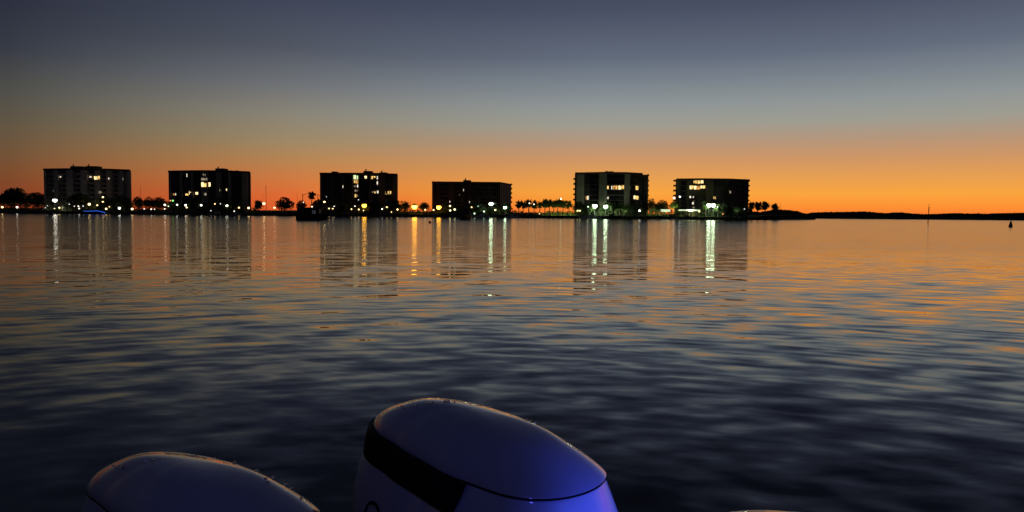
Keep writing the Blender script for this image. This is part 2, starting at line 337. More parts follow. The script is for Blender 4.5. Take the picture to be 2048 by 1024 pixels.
B3 = block('apartment_block', 'black apartment block, third from the left, with a lit column of windows', [(641, 410), (700, 408), (760, 408), (795, 414)], 345.5, 9.3,
    [(648, 662), (668, 684), (690, 703), (720, 738), (743, 757), (770, 784)], [(641.5, 647), (663, 667), (685, 689), (704, 706), (718.5, 719.5), (739, 742), (758, 769), (785, 791)],
    [(707, 712.5, 350, 358.5, 'g'), (713.5, 716.5, 351, 359, 'g'), (707.5, 711.5, 360.5, 366, 'y'), (712, 716.5, 360, 367, 'o'), (708, 712, 370.5, 374, 'd'), (714, 716.6, 369, 375, 'w'), (709, 713, 379, 383.5, 'd'), (714.4, 716.4, 379.5, 382.5, 'd'), (709, 713, 388, 394.5, 'y'), (713.8, 716.4, 389, 393, 'd'),
     (729, 734, 351.5, 357, 'b'), (742.5, 746, 352, 358, 'y'), (746.6, 751, 352, 355.5, 'y'), (753.5, 756, 352, 358.5, 'w'), (753.3, 756.2, 362, 369.5, 'w'), (743.5, 747.5, 382, 385.5, 'd'), (748.5, 751.5, 382, 387, 'y'), (753.6, 758, 381, 386.5, 'w'), (770.5, 774, 382, 388.5, 'y'), (774.8, 778, 382, 388.5, 'y'), (779, 782.5, 382, 388.5, 'y'), (686.4, 688.2, 370.5, 376, 'w')],
    pent=[(660, 669, 343.2), (724, 740, 342.2), (756, 771, 345)], wall=M_brown, pier=M_brown, rail=M_dark, solid_rail=False)
def b4side(t, fp, zt):
    a, b = fp(1000), fp(1022)
    for i in range(7):
        u = (i + .15) / 7; v = (i + .62) / 7
        pa = (a[0] + (b[0] - a[0]) * u, a[1] + (b[1] - a[1]) * u); pb = (a[0] + (b[0] - a[0]) * v, a[1] + (b[1] - a[1]) * v)
        obj('fin', slab2(NB(), pa, pb, .6, -.003, 7.5, zt - .91), M_pale, t)
B4 = block('apartment_block', 'low wide black apartment block, fourth from the left, with a ribbed pale end wall', [(864, 412), (1000, 412), (1022, 438)], 363, 8.9,
    [(880, 896), (908, 920), (942, 952), (958, 974), (980, 994)], [(864.5, 870), (875, 879.5), (897, 907), (921, 926), (936, 941), (953, 957), (975, 979), (995, 999.5)],
    [(926, 927.6, 377.5, 382.5, 'w'), (918, 919.6, 388.5, 391.5, 'd'), (899.2, 900.8, 401.5, 405, 'w'), (938.3, 940, 402, 406, 'w')],
    pent=[(925, 940, 360.6)], side=[(1021, 1, [368.5, 377, 386, 395, 404])], wall=M_fascia, pier=M_fascia, rail=M_fascia, topstep=b4side)
def b5step(t, fp, zt):
    a, b = fp(1284), fp(1295); z = PZ(1289, 349, a[1])
    obj('stair_wing', box(NB(), a[0] - .4, b[0], a[1] + 1.5, a[1] + 15, .5, z), M_dark, t)
B5 = block('apartment_block', 'apartment block with pale piers behind two floodlit lamps, fifth from the left', [(1149, 412), (1205, 404), (1250, 404), (1283, 411)], 345.2, 10.2,
    [(1168, 1196), (1213, 1247), (1259, 1277)], [(1152, 1167), (1197, 1212), (1248, 1258)],
    [(1213, 1216.5, 371.5, 378, 'y'), (1221.5, 1224, 371.5, 379, 'w'), (1225.2, 1234, 371, 379.5, 'o'), (1231.5, 1234, 371, 379, 'y'), (1236, 1240.5, 371, 379.5, 'b'), (1241.5, 1247, 370.5, 378, 'y'), (1259.3, 1260.8, 371, 377, 'd'), (1262, 1263.6, 371, 379.5, 'd'), (1270.3, 1275.8, 371.5, 380.5, 'y'),
     (1171, 1173, 392, 399, 'o'), (1173.6, 1177, 391.5, 399.5, 'w'), (1213.8, 1217, 393, 398, 'w'), (1262, 1266, 391.5, 399, 'y'), (1266.6, 1270.5, 391, 398, 'b'), (1271.2, 1276.5, 391.5, 399, 'y')],
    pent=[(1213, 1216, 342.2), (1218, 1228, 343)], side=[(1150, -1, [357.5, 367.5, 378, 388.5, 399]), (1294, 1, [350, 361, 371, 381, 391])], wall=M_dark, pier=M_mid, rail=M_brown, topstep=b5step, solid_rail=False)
def b6step(t, fp, zt):
    a = fp(1491)
    obj('antenna', tube(NB(), [(a[0], a[1] + 3, zt - .4), (a[0], a[1] + 3, zt + 1.6)], .07, .04), M_rail, t)
B6 = block('apartment_block', 'dark apartment block furthest right, with two rows of bright yellow windows near its roof', [(1351, 411), (1400, 406), (1455, 406), (1496, 414)], 357.2, 10.2,
    [(1356, 1371), (1378, 1409), (1426, 1462), (1470, 1488)], [(1351.5, 1355), (1372, 1377), (1410, 1425), (1463, 1469)],
    [(1385.5, 1388.5, 361, 366.5, 'y'), (1389.2, 1392, 360.5, 367, 'y'), (1393, 1399, 360.5, 367.5, 'y'), (1399.6, 1405.5, 360.3, 366.8, 'b'), (1377, 1381.6, 370.5, 378.5, 'b'), (1382.2, 1386.5, 370, 378, 'y'), (1387, 1392, 371.5, 378.8, 'b'), (1392.6, 1399, 371.5, 379, 'o'), (1399.8, 1403.5, 370, 376.6, 'b'), (1404, 1409, 369.8, 377, 'y'),
     (1376.8, 1381.5, 391, 396, 'w'), (1384.8, 1386.8, 392, 395.8, 'w'), (1385.5, 1388.5, 400.5, 403, 'd'), (1383.5, 1387, 404, 409, 'w'), (1384.5, 1390, 413, 417, 'd'), (1426, 1427.8, 392.5, 397.8, 'y'), (1429, 1430.8, 392.5, 397.8, 'y'), (1457.5, 1461, 380.5, 386.5, 'd')],
    side=[(1351.5, -1, [361, 371, 381, 391, 401]), (1495.5, 1, [361.5, 371.2, 381, 391, 401])], wall=M_dark, pier=M_brown, rail=M_dark, topstep=b6step, solid_rail=False)

# ------------------------------------------------------------------ trees
def leaves(bm, c, rx, ry, rz, n, s, rnd):
    for _ in range(n):
        while True:
            q = Vector((rnd.uniform(-1, 1), rnd.uniform(-1, 1), rnd.uniform(-1, 1)))
            if .15 < q.length < 1: break
        if rnd.random() < .6: q = q.normalized() * rnd.uniform(.72, 1.04)
        p = Vector(c) + Vector((q.x * rx, q.y * ry, q.z * rz))
        a = Vector((rnd.gauss(0, 1), rnd.gauss(0, 1), rnd.gauss(0, 1))).normalized(); b = a.orthogonal().normalized(); b.rotate(Matrix.Rotation(rnd.uniform(0, 6.28), 3, a)); d = a.cross(b)
        w, h = s * rnd.uniform(.5, 1.2), s * rnd.uniform(.35, .8)
        bm.faces.new([bm.verts.new(p + b * w), bm.verts.new(p + d * h), bm.verts.new(p - b * w), bm.verts.new(p - d * h)])
def tree(px, ytop, wpx, D, label, group='broadleaf trees along the shore', low=.32, name='tree', m=None, dens=1.0):
    rnd = random.Random(int(px * 7 + ytop)); x = PX(px, D); zt = PZ(px, ytop, D); w = wpx * D / F; g = gz(D) - .05; h = zt - g
    t = thing(name, label, 'tree', (x, D, g), group)
    cz0 = g + h * low; ch = zt - cz0
    lumps = []
    for i in range(7):
        a = rnd.uniform(0, 6.28); rr = rnd.uniform(.15, .62)
        zc = cz0 + ch * rnd.uniform(.28, .62)
        lumps.append((x + math.cos(a) * rr * w * .5, D + math.sin(a) * rr * w * .5, zc, w * rnd.uniform(.19, .30)))
    lumps.append((x, D, cz0 + ch * .62, w * .30)); lumps.append((x - w * .3, D, cz0 + ch * .4, w * .2)); lumps.append((x + w * .3, D, cz0 + ch * .42, w * .2))
    bm = NB()
    tube(bm, [(x, D, g - .3), (x + rnd.uniform(-.2, .2), D, g + h * .25), (x + rnd.uniform(-.4, .4), D, cz0 + ch * .4)], max(.14, h * .03), max(.07, h * .015), 6)
    for (lx, ly, lz, lr) in lumps[:6]:
        tube(bm, [(x, D, g + h * .22), ((x + lx) / 2, (D + ly) / 2, (g + h * .22 + lz) / 2 + .2), (lx, ly, lz)], max(.08, h * .014), .03, 5)
    obj('trunk', bm, M_bark, t)
    bm = NB()
    for (lx, ly, lz, lr) in lumps:
        rz = min(lr * .85, zt - lz, max(.5, lz - cz0 + .4)); rz = max(rz, .45)
        leaves(bm, (lx, ly, lz), lr, lr, rz, int(110 * dens), max(.28, lr * .20), rnd)
    leaves(bm, (x, D, cz0 + ch * .55), w * .36, w * .36, ch * .42, int(160 * dens), max(.32, w * .05), rnd)
    obj('crown', bm, m or M_leaf, t)
    return t
def palm(px, ytop, cpx, D, label, group='palms along the shore', lean=0.0, m=None, nfr=30):
    rnd = random.Random(int(px * 13 + ytop)); x = PX(px, D); zt = PZ(px, ytop, D); r = cpx * .5 * D / F; g = gz(D) - .05
    zc = zt - r * .72; t = thing('palm_tree', label, 'palm tree', (x, D, g), group)
    ht = zc - g
    pts = [(x + lean * (1 - q) ** 1.6 + .12 * math.sin(q * 5 + px), D, g - .2 + (ht + .2) * q) for q in (0, .2, .4, .6, .8, 1)]
    obj('trunk', tube(NB(), pts, .26, .19, 7), M_bark, t)
    bm = NB(); c = Vector((x, D, zc))
    for i in range(nfr):
        a = rnd.uniform(0, 6.28); el = rnd.uniform(-.95, 1.35); ln = r * rnd.uniform(.85, 1.12)
        prev = None; p = c.copy(); d = Vector((math.cos(a) * math.cos(el), math.sin(a) * math.cos(el), math.sin(el)))
        sd = Vector((-math.sin(a), math.cos(a), 0)); n = 5
        for k in range(n + 1):
            wd = r * .26 * math.sin(math.pi * min(.97, (k + .5) / (n + .6))) + .02
            dr = Vector((0, 0, -wd * .7))
            row = [bm.verts.new(p - sd * wd + dr), bm.verts.new(p), bm.verts.new(p + sd * wd + dr)]
            if prev:
                bm.faces.new((prev[0], prev[1], row[1], row[0])); bm.faces.new((prev[1], prev[2], row[2], row[1]))
            prev = row; p = p + d * (ln / n); d = (d + Vector((0, 0, -.20))).normalized()
    obj('crown', bm, m or M_palm, t)
    return t
def shrub_row(x0, x1, D, prof, label, name='shrubbery', s=.45, per=26, m=None, deep=5):
    "an uncountable run of low growth along the shore"
    rnd = random.Random(int(x0 + D)); bm = NB(); xa, xb = PX(x0, D), PX(x1, D); n = int((xb - xa) / 1.1)
    for i in range(n):
        q = (i + rnd.random()) / n; px = x0 + (x1 - x0) * q
        for (pa, ya), (pb, yb) in zip(prof, prof[1:]):
            if pa <= px <= pb: yt = ya + (yb - ya) * (px - pa) / (pb - pa); break
        else: continue
        g = gz(D); h = max(.5, PZ(px, yt, D) - g) * rnd.uniform(.8, 1.02); r = rnd.uniform(.9, 1.5)
        leaves(bm, (xa + (xb - xa) * q, D + rnd.uniform(0, deep), g + h * .5), r, 1.2, h * .52, int(per * max(1, h / 2.2)), s, rnd)
    return tag(obj(name, bm, m or M_leaf), label, 'shrubs', kind='stuff')
# (px, ytop, width px, D, label)
G1 = 'first block from the left'
for (px, yt, w, D, lb) in (
    (30, 374.5, 62, 452, 'tallest round dark tree at the far left edge, left of the first block'),
    (74, 384, 50, 450, 'lower round dark tree between the far left tree and the first block'),
    (3, 388, 26, 448, 'dark tree half cut off by the left end of the shore'),
    (160, 386, 56, 409.5, 'dark spreading tree in front of the middle of the first block'),
    (214, 393, 38, 409, 'low dark tree in front of the right half of the first block'),
    (243, 389.5, 40, 411, 'round dark tree at the right corner of the first block'),
    (276, 391, 28, 416, 'small round dark tree under the thin mast right of the first block'),
    (298, 392.5, 28, 420, 'dark tree midway between the first and second blocks'),
    (318, 392, 32, 418, 'dark tree just left of the second block'),
    (352, 397, 36, 408, 'dark tree before the left end of the second block'),
    (392, 395, 40, 407.5, 'wide low dark tree under the lit windows of the second block'),
    (430, 393, 44, 408, 'dark tree before the centre of the second block'),
    (468, 394, 42, 407.5, 'dark tree before the right half of the second block'),
    (569, 393.5, 40, 425, 'umbrella-shaped dark tree alone between the second and third blocks'),
    (603, 399, 22, 424, 'dark round tree behind the left end of the dark workboat'),
    (640, 398, 40, 421, 'dark tree between the dark workboat and the third block'),
    (676, 402, 40, 406.5, 'low dark tree before the left end of the third block'),
    (745, 404, 46, 406.5, 'low dark tree before the middle of the third block right of the big amber lamp'),
    (786, 401, 44, 406.5, 'dark tree before the right end of the third block'),
    (810, 401, 22, 422, 'small dark tree just right of the third block'),
    (848, 403.5, 24, 430, 'small round dark tree beside the amber lamp left of the fourth block'),
    (950, 404, 42, 408, 'dark tree before the right half of the fourth block'),
    (893, 406, 34, 408.2, 'dark tree before the left half of the fourth block'),
    (1012, 404, 20, 409, 'dark tree before the pale ribbed end of the fourth block'),
    (1158, 401, 30, 407.5, 'round dark tree before the left pier of the fifth block'),
    (1180, 402, 26, 407, 'round dark tree just left of the floodlit lamps'),
    (1218, 402.5, 32, 414, 'leafy tree lit from below behind the two floodlit lamps', ),
    (1262, 403, 26, 408.5, 'dark tree before the right pier of the fifth block'),
    (1284, 405, 28, 409, 'dark tree at the right corner of the fifth block'),
    (1301, 394, 24, 428, 'feathery open tree standing just right of the fifth block'),
    (1324, 398, 34, 426, 'dark round tree midway between the fifth and sixth blocks'),
    (1310, 408, 26, 424, 'low dark bush-like tree between the fifth block and the round tree'),
    (1450, 406, 34, 404.8, 'dim tree before the middle of the sixth block right of the double floodlight'),
    (1474, 406, 24, 404.2, 'floodlit pale-green tree before the right half of the sixth block'),
    (1493, 411, 24, 408, 'dark tree at the right corner of the sixth block'),
    (1550, 418, 26, 470, 'low dark tree just left of the thin pole on the point')):
    tree(px, yt, w, D, lb, low=.12 if w > 30 else .2)
palms = [(517, 401.5, 15, 430, 'lone small palm left of the tall mast between the second and third blocks'),
    (624, 383.5, 13, 436, 'tall thin palm rising between the posts of the dark workboat'),
    (1037, 402, 12, 430, 'first palm from the left in the row right of the fourth block'),
    (1047, 401, 13, 432, 'second palm from the left in the row right of the fourth block'),
    (1057, 399.5, 14, 430, 'third palm from the left in the row, behind a small white lamp'),
    (1068, 402, 13, 433, 'fourth palm from the left in the row between the fourth and fifth blocks'),
    (1080, 403, 12, 430, 'fifth palm from the left in the row, lower than those beside it'),
    (1090, 399, 14, 431, 'sixth palm from the left in the row between the fourth and fifth blocks'),
    (1099, 400, 13, 434, 'seventh palm from the left in the row, close beside the sixth'),
    (1108, 402, 12, 430, 'eighth palm from the left in the row between the fourth and fifth blocks'),
    (1116, 398.5, 14, 432, 'ninth palm from the left in the row, left of a tall white lamp'),
    (1127, 401, 13, 430, 'tenth palm from the left in the row, right of a tall white lamp'),
    (1138, 402, 13, 433, 'last palm of the row, next to the fifth block'),
    (1229, 407, 15, 404.5, 'floodlit palm right of the second floodlight before the fifth block'),
    (1249, 408, 15, 404.2, 'floodlit palm with a pale bent trunk before the right pier of the fifth block'),
    (1240, 404, 13, 406, 'dark palm between the two floodlit palms before the fifth block'),
    (1411, 404, 14, 409.5, 'floodlit palm immediately left of the double floodlight'),
    (1434, 407, 12, 405.5, 'small palm immediately right of the double floodlight'),
    (1504, 403.5, 13, 432, 'thin palm touching the right end of the sixth block'),
    (1516, 404, 14, 436, 'round-headed palm, left one of the close pair right of the sixth block'),
    (1530, 403.5, 14, 438, 'round-headed palm, right one of the close pair right of the sixth block'),
    (1550, 407.5, 13, 445, 'lone palm standing furthest right on the dark point')]
for i, (px, yt, c, D, lb) in enumerate(palms):
    palm(px, yt, c * 1.5, D, lb, lean=random.uniform(-.6, .6), nfr=60 if px in (1516, 1530) else 44)
tree(1349, 403, 24, 404.6, 'bright green lamp-lit umbrella tree left of the sixth block', low=.52, m=mat('lit_green_leaves', (.11, .15, .03), .7, .4, .6))  # leaf colour made brighter than the other trees to stand for lamplight
shrub_row(0, 520, 407, [(0, 400), (60, 398), (92, 402), (100, 412), (180, 408), (255, 406), (262, 402), (300, 400), (335, 403), (345, 407), (400, 404), (500, 410), (520, 420)], 'dark run of shrubs along the shore before the two leftmost blocks')
shrub_row(500, 870, 408, [(500, 420), (560, 421), (600, 416), (640, 410), (700, 412), (790, 408), (812, 409), (820, 418), (838, 418), (845, 413), (856, 414), (860, 419), (870, 418)], 'dark run of shrubs before the third block')
shrub_row(870, 1085, 409, [(870, 416), (910, 413), (1020, 411), (1030, 420), (1050, 423), (1085, 424)], 'dark run of shrubs from the fourth block to the palm row')
shrub_row(1080, 1160, 418, [(1080, 424), (1100, 421), (1160, 421)], 'clipped green hedge under the palm row', 'hedge', m=M_grass)
shrub_row(1158, 1500, 410, [(1158, 418), (1200, 412), (1290, 412), (1298, 414), (1306, 406), (1333, 405), (1341, 418), (1350, 422), (1360, 418), (1410, 420), (1500, 414)], 'run of shrubs before the fifth and sixth blocks')
def wooded(name, label, prof, D, base, thick=26):
    rnd = random.Random(int(D)); bm = NB(); rows = []
    for k in range(4):
        row = []; px = prof[0][0]
        while px <= prof[-1][0]:
            for (pa, ya), (pb, yb) in zip(prof, prof[1:]):
                if pa <= px <= pb: yt = ya + (yb - ya) * (px - pa) / (pb - pa); break
            z = PZ(px, yt, D); z = base if k in (0,) else (z * .96 if k == 1 else z)
            row.append(bm.verts.new((PX(px, D), D + (0, 2, 8, thick)[k], z + (rnd.uniform(-.35, .15) if k else 0)))); px += 2
        rows.append(row)
    for a, b in zip(rows, rows[1:]):
        for i in range(len(a) - 1): bm.faces.new((a[i], a[i + 1], b[i + 1], b[i]))
    s = D / F
    for v in list(rows[1]) + list(rows[2]):
        for _ in range(4): leaves(bm, (v.co.x + rnd.uniform(-1, 1) * s * 2, v.co.y - .5, v.co.z - rnd.uniform(.2, 2.2)), s * 1.6, 1.5, s * 1.6, 5, s * 1.2, rnd)
    return tag(obj(name, bm, M_leaf), label, 'woods', kind='stuff')
wooded('treeline', 'long low black treeline of the far shore at the right', [(1585, 428), (1618, 428.5), (1640, 425), (1665, 424.2), (1700, 424), (1735, 423), (1760, 425), (1788, 427), (1806, 424.6), (1830, 427), (1862, 428.8), (1900, 427.5), (1925, 426.4), (1950, 428), (1962, 426.6), (1985, 428.4), (2010, 426.6), (2048, 426), (2120, 424), (2250, 427)], 900, -.5)
wooded('treeline', 'dark wooded point sloping down to the water right of the sixth block', [(1490, 424), (1515, 423), (1530, 424), (1545, 421.5), (1555, 421), (1563, 418.5), (1585, 420), (1600, 422), (1612, 426), (1622, 430), (1632, 436)], 520, -.5, 14)

# ------------------------------------------------------------------ lamps on shore
EM = {}
def emit_mat(col, s):
    k = (col, s)
    if k not in EM:
        m = bpy.data.materials.new('emissive_glow'); m.use_nodes = True; b = m.node_tree.nodes['Principled BSDF']
        b.inputs['Base Color'].default_value = (.8, .8, .8, 1); b.inputs['Emission Color'].default_value = col + (1,); b.inputs['Emission Strength'].default_value = s
        EM[k] = m
    return EM[k]
AMB = (1.0, .42, .025); WARM = (1.0, .66, .28); WHT = (1.0, .93, .76); GRN = (.72, 1.0, .60); CO = (.92, .96, 1.0); RED = (1, .25, .12); GG = (.25, 1.0, .2)
def lamp(px, py, col, r, s, label, D=405.0, kind='globe', group='lamps along the shore'):
    x = PX(px, D); z = PZ(px, py, D); g = gz(D) - .1
    t = thing('street_lamp' if z - g > 2.2 else 'garden_lamp', label, 'lamp', (x, D, g), group)
    if kind == 'flood':
        obj('pole', tube(NB(), [(x, D, g), (x, D, z - r * .3)], .13, .09, 8), M_pole, t)
        bm = NB(); 
        bmesh.ops.create_cone(bm, cap_ends=True, segments=14, radius1=r * 1.25, radius2=r * .35, depth=r * .7, matrix=Matrix.Translation((x, D, z + r * .85)))
        h = obj('lamp_head', bm, M_hood, t)
    else:
        obj('pole', tube(NB(), [(x, D, g), (x, D, z - r)], .07, .05, 6), M_pole, t)
        bm = NB(); bmesh.ops.create_cone(bm, cap_ends=True, segments=10, radius1=r * .9, radius2=r * .2, depth=r * .35, matrix=Matrix.Translation((x, D, z + r * 1.08)))
        h = obj('lamp_head', bm, M_hood, t)
    obj('bulb', ball(NB(), (x, D, z), r, .9, 12), emit_mat(col, s), h, smooth=True)
    return t
LAMPS = [
 (5, 414.5, WARM, .36, 60, 'warm lamp at the extreme left end of the shore'),
 (34.5, 414.5, WHT, .36, 55, 'white lamp second from the left end of the shore'),
 (110.5, 400.5, WHT, .75, 120, 'largest white floodlight at the left, before the first block', 'flood'),
 (95, 411.5, CO, .2, 8, 'faint bluish lamp just left of the large white floodlight'),
 (91, 415.5, WHT, .22, 10, 'faint white lamp low at the left corner of the first block'),
 (109, 417, WARM, .2, 22, 'tiny warm lamp straight below the large white floodlight'),
 (119, 415.5, WARM, .3, 45, 'warm lamp low right of the large white floodlight'),
 (139, 408.5, CO, .2, 14, 'faint white lamp above the pale shed'),
 (149, 412.5, WHT, .2, 16, 'left one of three small lamps in a line before the first block'),
 (157.5, 412.2, WHT, .28, 40, 'middle one of three small lamps in a line before the first block'),
 (166.5, 412, CO, .2, 18, 'right one of three small lamps in a line before the first block'),
 (158.5, 417, WHT, .26, 40, 'small lamp directly below the middle one of the three in a line'),
 (179, 408.5, WARM, .5, 50, 'broad warm lamp above the left end of the blue-lit boat'),
 (195, 410.5, WARM, .3, 50, 'pinkish warm lamp above the middle of the blue-lit boat'),
 (206.5, 394.3, WARM, .32, 60, 'highest warm lamp in front of the first block'),
 (206, 403.5, WARM, .28, 45, 'warm lamp directly under the highest one before the first block'),
 (212.5, 417.5, WARM, .36, 60, 'warm lamp above the right end of the blue-lit boat'),
 (219, 413.5, WARM, .24, 22, 'dim warm lamp right of the blue-lit boat'),
 (239, 416.5, WHT, .46, 70, 'bright white lamp below the right corner of the first block'),
 (264.5, 418, WARM, .42, 65, 'bright cream lamp right of the first block'),
 (288.5, 418, CO, .2, 30, 'small bluish lamp midway between the first and second blocks'),
 (302.5, 418.5, WHT, .26, 36, 'left one of two small white lamps left of the second block'),
 (309.5, 418.5, WHT, .2, 20, 'right one of two small white lamps left of the second block'),
 (330, 409.8, WHT, .38, 60, 'white lamp just left of the second block'),
 (341, 401.3, RED, .28, 20, 'red signal lamp at the left corner of the second block'),
 (346, 401.3, GG, .34, 26, 'green signal lamp at the left corner of the second block'),
 (337, 412.5, GRN, .24, 22, 'pale green lamp under the red and green signals'),
 (329.5, 417.8, WHT, .24, 30, 'small lamp directly under the white one left of the second block'),
 (354.5, 409.5, WHT, .32, 50, 'slim white lamp before the left end of the second block'),
 (371.5, 410.5, WHT, .38, 60, 'white lamp, upper of a close pair before the second block'),
 (373.5, 415, WARM, .30, 45, 'cream lamp, lower of a close pair before the second block'),
 (402.5, 410.5, WHT, .40, 60, 'white lamp before the centre of the second block'),
 (430, 407.8, WARM, .26, 50, 'small cream lamp right of centre before the second block'),
 (441, 407.5, CO, .2, 18, 'thin dim lamp right of the small cream one'),
 (454, 411.5, WHT, .48, 70, 'large white lamp before the right half of the second block'),
 (478, 415.5, WARM, .34, 36, 'pinkish lamp before the right end of the second block'),
 (497.5, 416, WARM, .42, 60, 'cream lamp at the right corner of the second block'),
 (422, 421.5, CO, .2, 18, 'tiny bluish lamp low on the dock before the second block'),
 (468.5, 422.5, WHT, .24, 26, 'tiny lamp low on the dock right of the second block'),
 (528, 407.2, WARM, .5, 70, 'large cream lamp beside the lone small palm'),
 (549, 415.5, WARM, .38, 50, 'cream lamp left of the boat shelter under the umbrella-shaped tree'),
 (606.5, 404.5, WHT, .22, 24, 'thin white lamp at the left post of the dark workboat'),
 (624, 413.5, WHT, .26, 30, 'small white lamp above the dark workboat deck', ),
 (649, 403.8, WARM, .36, 70, 'cream lamp at the left corner of the third block'),
 (653, 393.5, CO, .16, 12, 'faint lamp above the cream one at the left corner of the third block'),
 (669, 413, WHT, .3, 50, 'white lamp before the left end of the third block'),
 (658, 417, WARM, .28, 40, 'left one of two low cream lamps before the third block'),
 (665.5, 417.5, WARM, .28, 40, 'right one of two low cream lamps before the third block'),
 (703, 418.5, WARM, .28, 40, 'low cream lamp under the lit window column of the third block'),
 (710, 412.2, CO, .22, 28, 'bluish lamp left of the big amber lamp before the third block'),
 (717, 399.5, CO, .18, 22, 'tiny white lamp under the lit window column of the third block'),
 (717.5, 419, WARM, .28, 50, 'low lamp touching the left side of the big amber lamp'),
 (728.5, 411, AMB, .62, 130, 'big amber lamp before the third block', 'flood'),
 (727, 421, WARM, .24, 34, 'small lamp straight under the big amber lamp of the third block'),
 (764, 418, WHT, .3, 50, 'white lamp before the right half of the third block'),
 (773.5, 415, WARM, .40, 50, 'soft yellow lamp before the right half of the third block'),
 (783, 424, WARM, .24, 30, 'low dim lamp before the right end of the third block'),
 (795, 419, WARM, .32, 60, 'cream lamp at the right corner of the third block'),
 (829, 413.5, AMB, .70, 190, 'brightest amber lamp, between the third and fourth blocks', 'flood'),
 (850.5, 419.5, WARM, .30, 45, 'cream lamp between the two amber lamps left of the fourth block'),
 (867, 420, WARM, .30, 45, 'cream lamp low left of the amber lamp of the fourth block'),
 (877.5, 414.5, AMB, .62, 150, 'amber lamp at the left end of the fourth block', 'flood'),
 (900, 412, WARM, .34, 50, 'cream lamp on a post right of the amber lamp of the fourth block'),
 (900.5, 421, (1.0, .9, .45), .36, 40, 'left one of two low yellow lamps before the fourth block'),
 (909.5, 419, (1.0, .9, .45), .40, 40, 'right one of two low yellow lamps before the fourth block'),
 (943, 414.5, WARM, .30, 40, 'cream lamp right of the dark cabin cruiser'),
 (955.5, 412.5, GRN, .24, 36, 'thin greenish lamp before the right half of the fourth block'),
 (968, 423, GRN, .34, 30, 'low greenish lamp over the dock before the fourth block'),
 (949, 427, GRN, .30, 34, 'low greenish lamp on the left end of the lit dock'),
 (982, 407.5, GRN, .75, 150, 'tall greenish-white floodlight before the fourth block', 'flood'),
 (990.5, 420, WARM, .34, 50, 'amber-tinged lamp low right of the tall greenish floodlight'),
 (1010, 415, GRN, .58, 120, 'greenish-white floodlight before the pale ribbed end of the fourth block', 'flood'),
 (1058.5, 406.5, WHT, .26, 30, 'small white lamp in front of the third palm of the row'),
 (1067.5, 408.5, WHT, .26, 30, 'small white lamp in front of the fourth palm of the row'),
 (1079, 427.5, WARM, .24, 26, 'tiny low lamp at the dock end under the palm row'),
 (1121.5, 397.5, GRN, .30, 60, 'tall slim lamp above the ninth and tenth palms of the row'),
 (1155, 421.5, (1.0, .85, .35), .30, 40, 'left one of two low yellow lamps before the fifth block'),
 (1159.5, 421.5, (1.0, .85, .35), .30, 40, 'right one of two low yellow lamps before the fifth block'),
 (1176, 413.5, GRN, .28, 30, 'slim greenish lamp left of the two big floodlights of the fifth block'),
 (1189.5, 412, GRN, .85, 170, 'left one of two big greenish floodlights before the fifth block', 'flood'),
 (1211, 413, GRN, .80, 150, 'right one of two big greenish floodlights before the fifth block', 'flood'),
 (1279, 421.5, WHT, .40, 60, 'white lamp before the right corner of the fifth block'),
 (1347.5, 396, CO, .36, 60, 'white lamp above the bright green tree, left of a pair'),
 (1359, 393.5, CO, .34, 60, 'white lamp at the left corner of the sixth block, right of a pair'),
 (1398.5, 423, WARM, .34, 50, 'cream lamp at the right end of the long white shelter roof'),
 (1417.5, 410.5, GRN, .80, 170, 'left lamp of the double floodlight before the sixth block', 'flood'),
 (1426.5, 410.5, GRN, .80, 170, 'right lamp of the double floodlight before the sixth block', 'flood'),
 (1434.5, 414, GRN, .26, 30, 'small greenish lamp just right of the double floodlight'),
 (1445.8, 427.5, (1, .35, .12), .34, 40, 'low orange-red lamp right of the double floodlight'),
 (1488.5, 418, CO, .22, 16, 'dim bluish lamp at the right corner of the sixth block'),
]
for a in LAMPS:
    if len(a) > 6: lamp(a[0], a[1], a[2], a[3] * (1.85 if a[2] == AMB else 1.3), a[4] * (.11 if a[2] == AMB else .15 if a[2] != WHT else .09), a[5], kind='flood')
    else: lamp(a[0], a[1], a[2], a[3] * 1.25, a[4] * .09, a[5])

def beam(px, py, D, tx, ty, tD, watts, col, deg=95):
    a, b = P(px, py, D), P(tx, ty, tD); spot('added_spot', a, b, watts, col, deg, .7, .15)  # added unseen spots that brighten lawn, hedge, trees and boats, some beside floodlights
beam(1098, 417, 406, 1096, 429, 413, 3800, (.86, 1, .35), 80); beam(1122, 417, 406, 1121, 429, 413, 3800, (.86, 1, .35), 80); beam(1142, 417, 406, 1140, 429, 413, 3800, (.86, 1, .35), 80)
beam(1189.5, 417, 402, 1192, 428, 410, 4200, GRN, 120); beam(1211, 418, 402, 1214, 418, 410, 3600, GRN, 120); beam(1180, 410, 399, 1182, 430, 396.5, 4500, GRN, 110)
beam(1238, 424, 400.5, 1240, 418, 405, 900, (.8, 1, .6), 110); beam(1256, 425, 400.5, 1252, 420, 405, 700, (.8, 1, .6), 110)
beam(1306, 418, 403.5, 1306, 429, 409, 3000, (.9, 1, .4), 80); beam(1330, 424, 403.5, 1330, 430, 408, 2400, (.9, 1, .4), 100); beam(1349, 424, 401, 1349, 408, 404.6, 1100, (.8, 1, .35), 120); beam(1380, 421, 402, 1380, 430, 410, 3500, (.9, 1, .4), 130)
beam(1417, 414, 402, 1414, 416, 405.5, 1600, GRN, 125); beam(1430, 416, 402, 1436, 422, 408, 1800, GRN, 125); beam(1474, 424, 401, 1474, 414, 405, 420, (.7, 1, .65), 110)
beam(110, 404, 402, 116, 420, 406, 1200, WHT, 120); beam(183, 412, 403, 185, 400, 409, 350, WARM, 120)

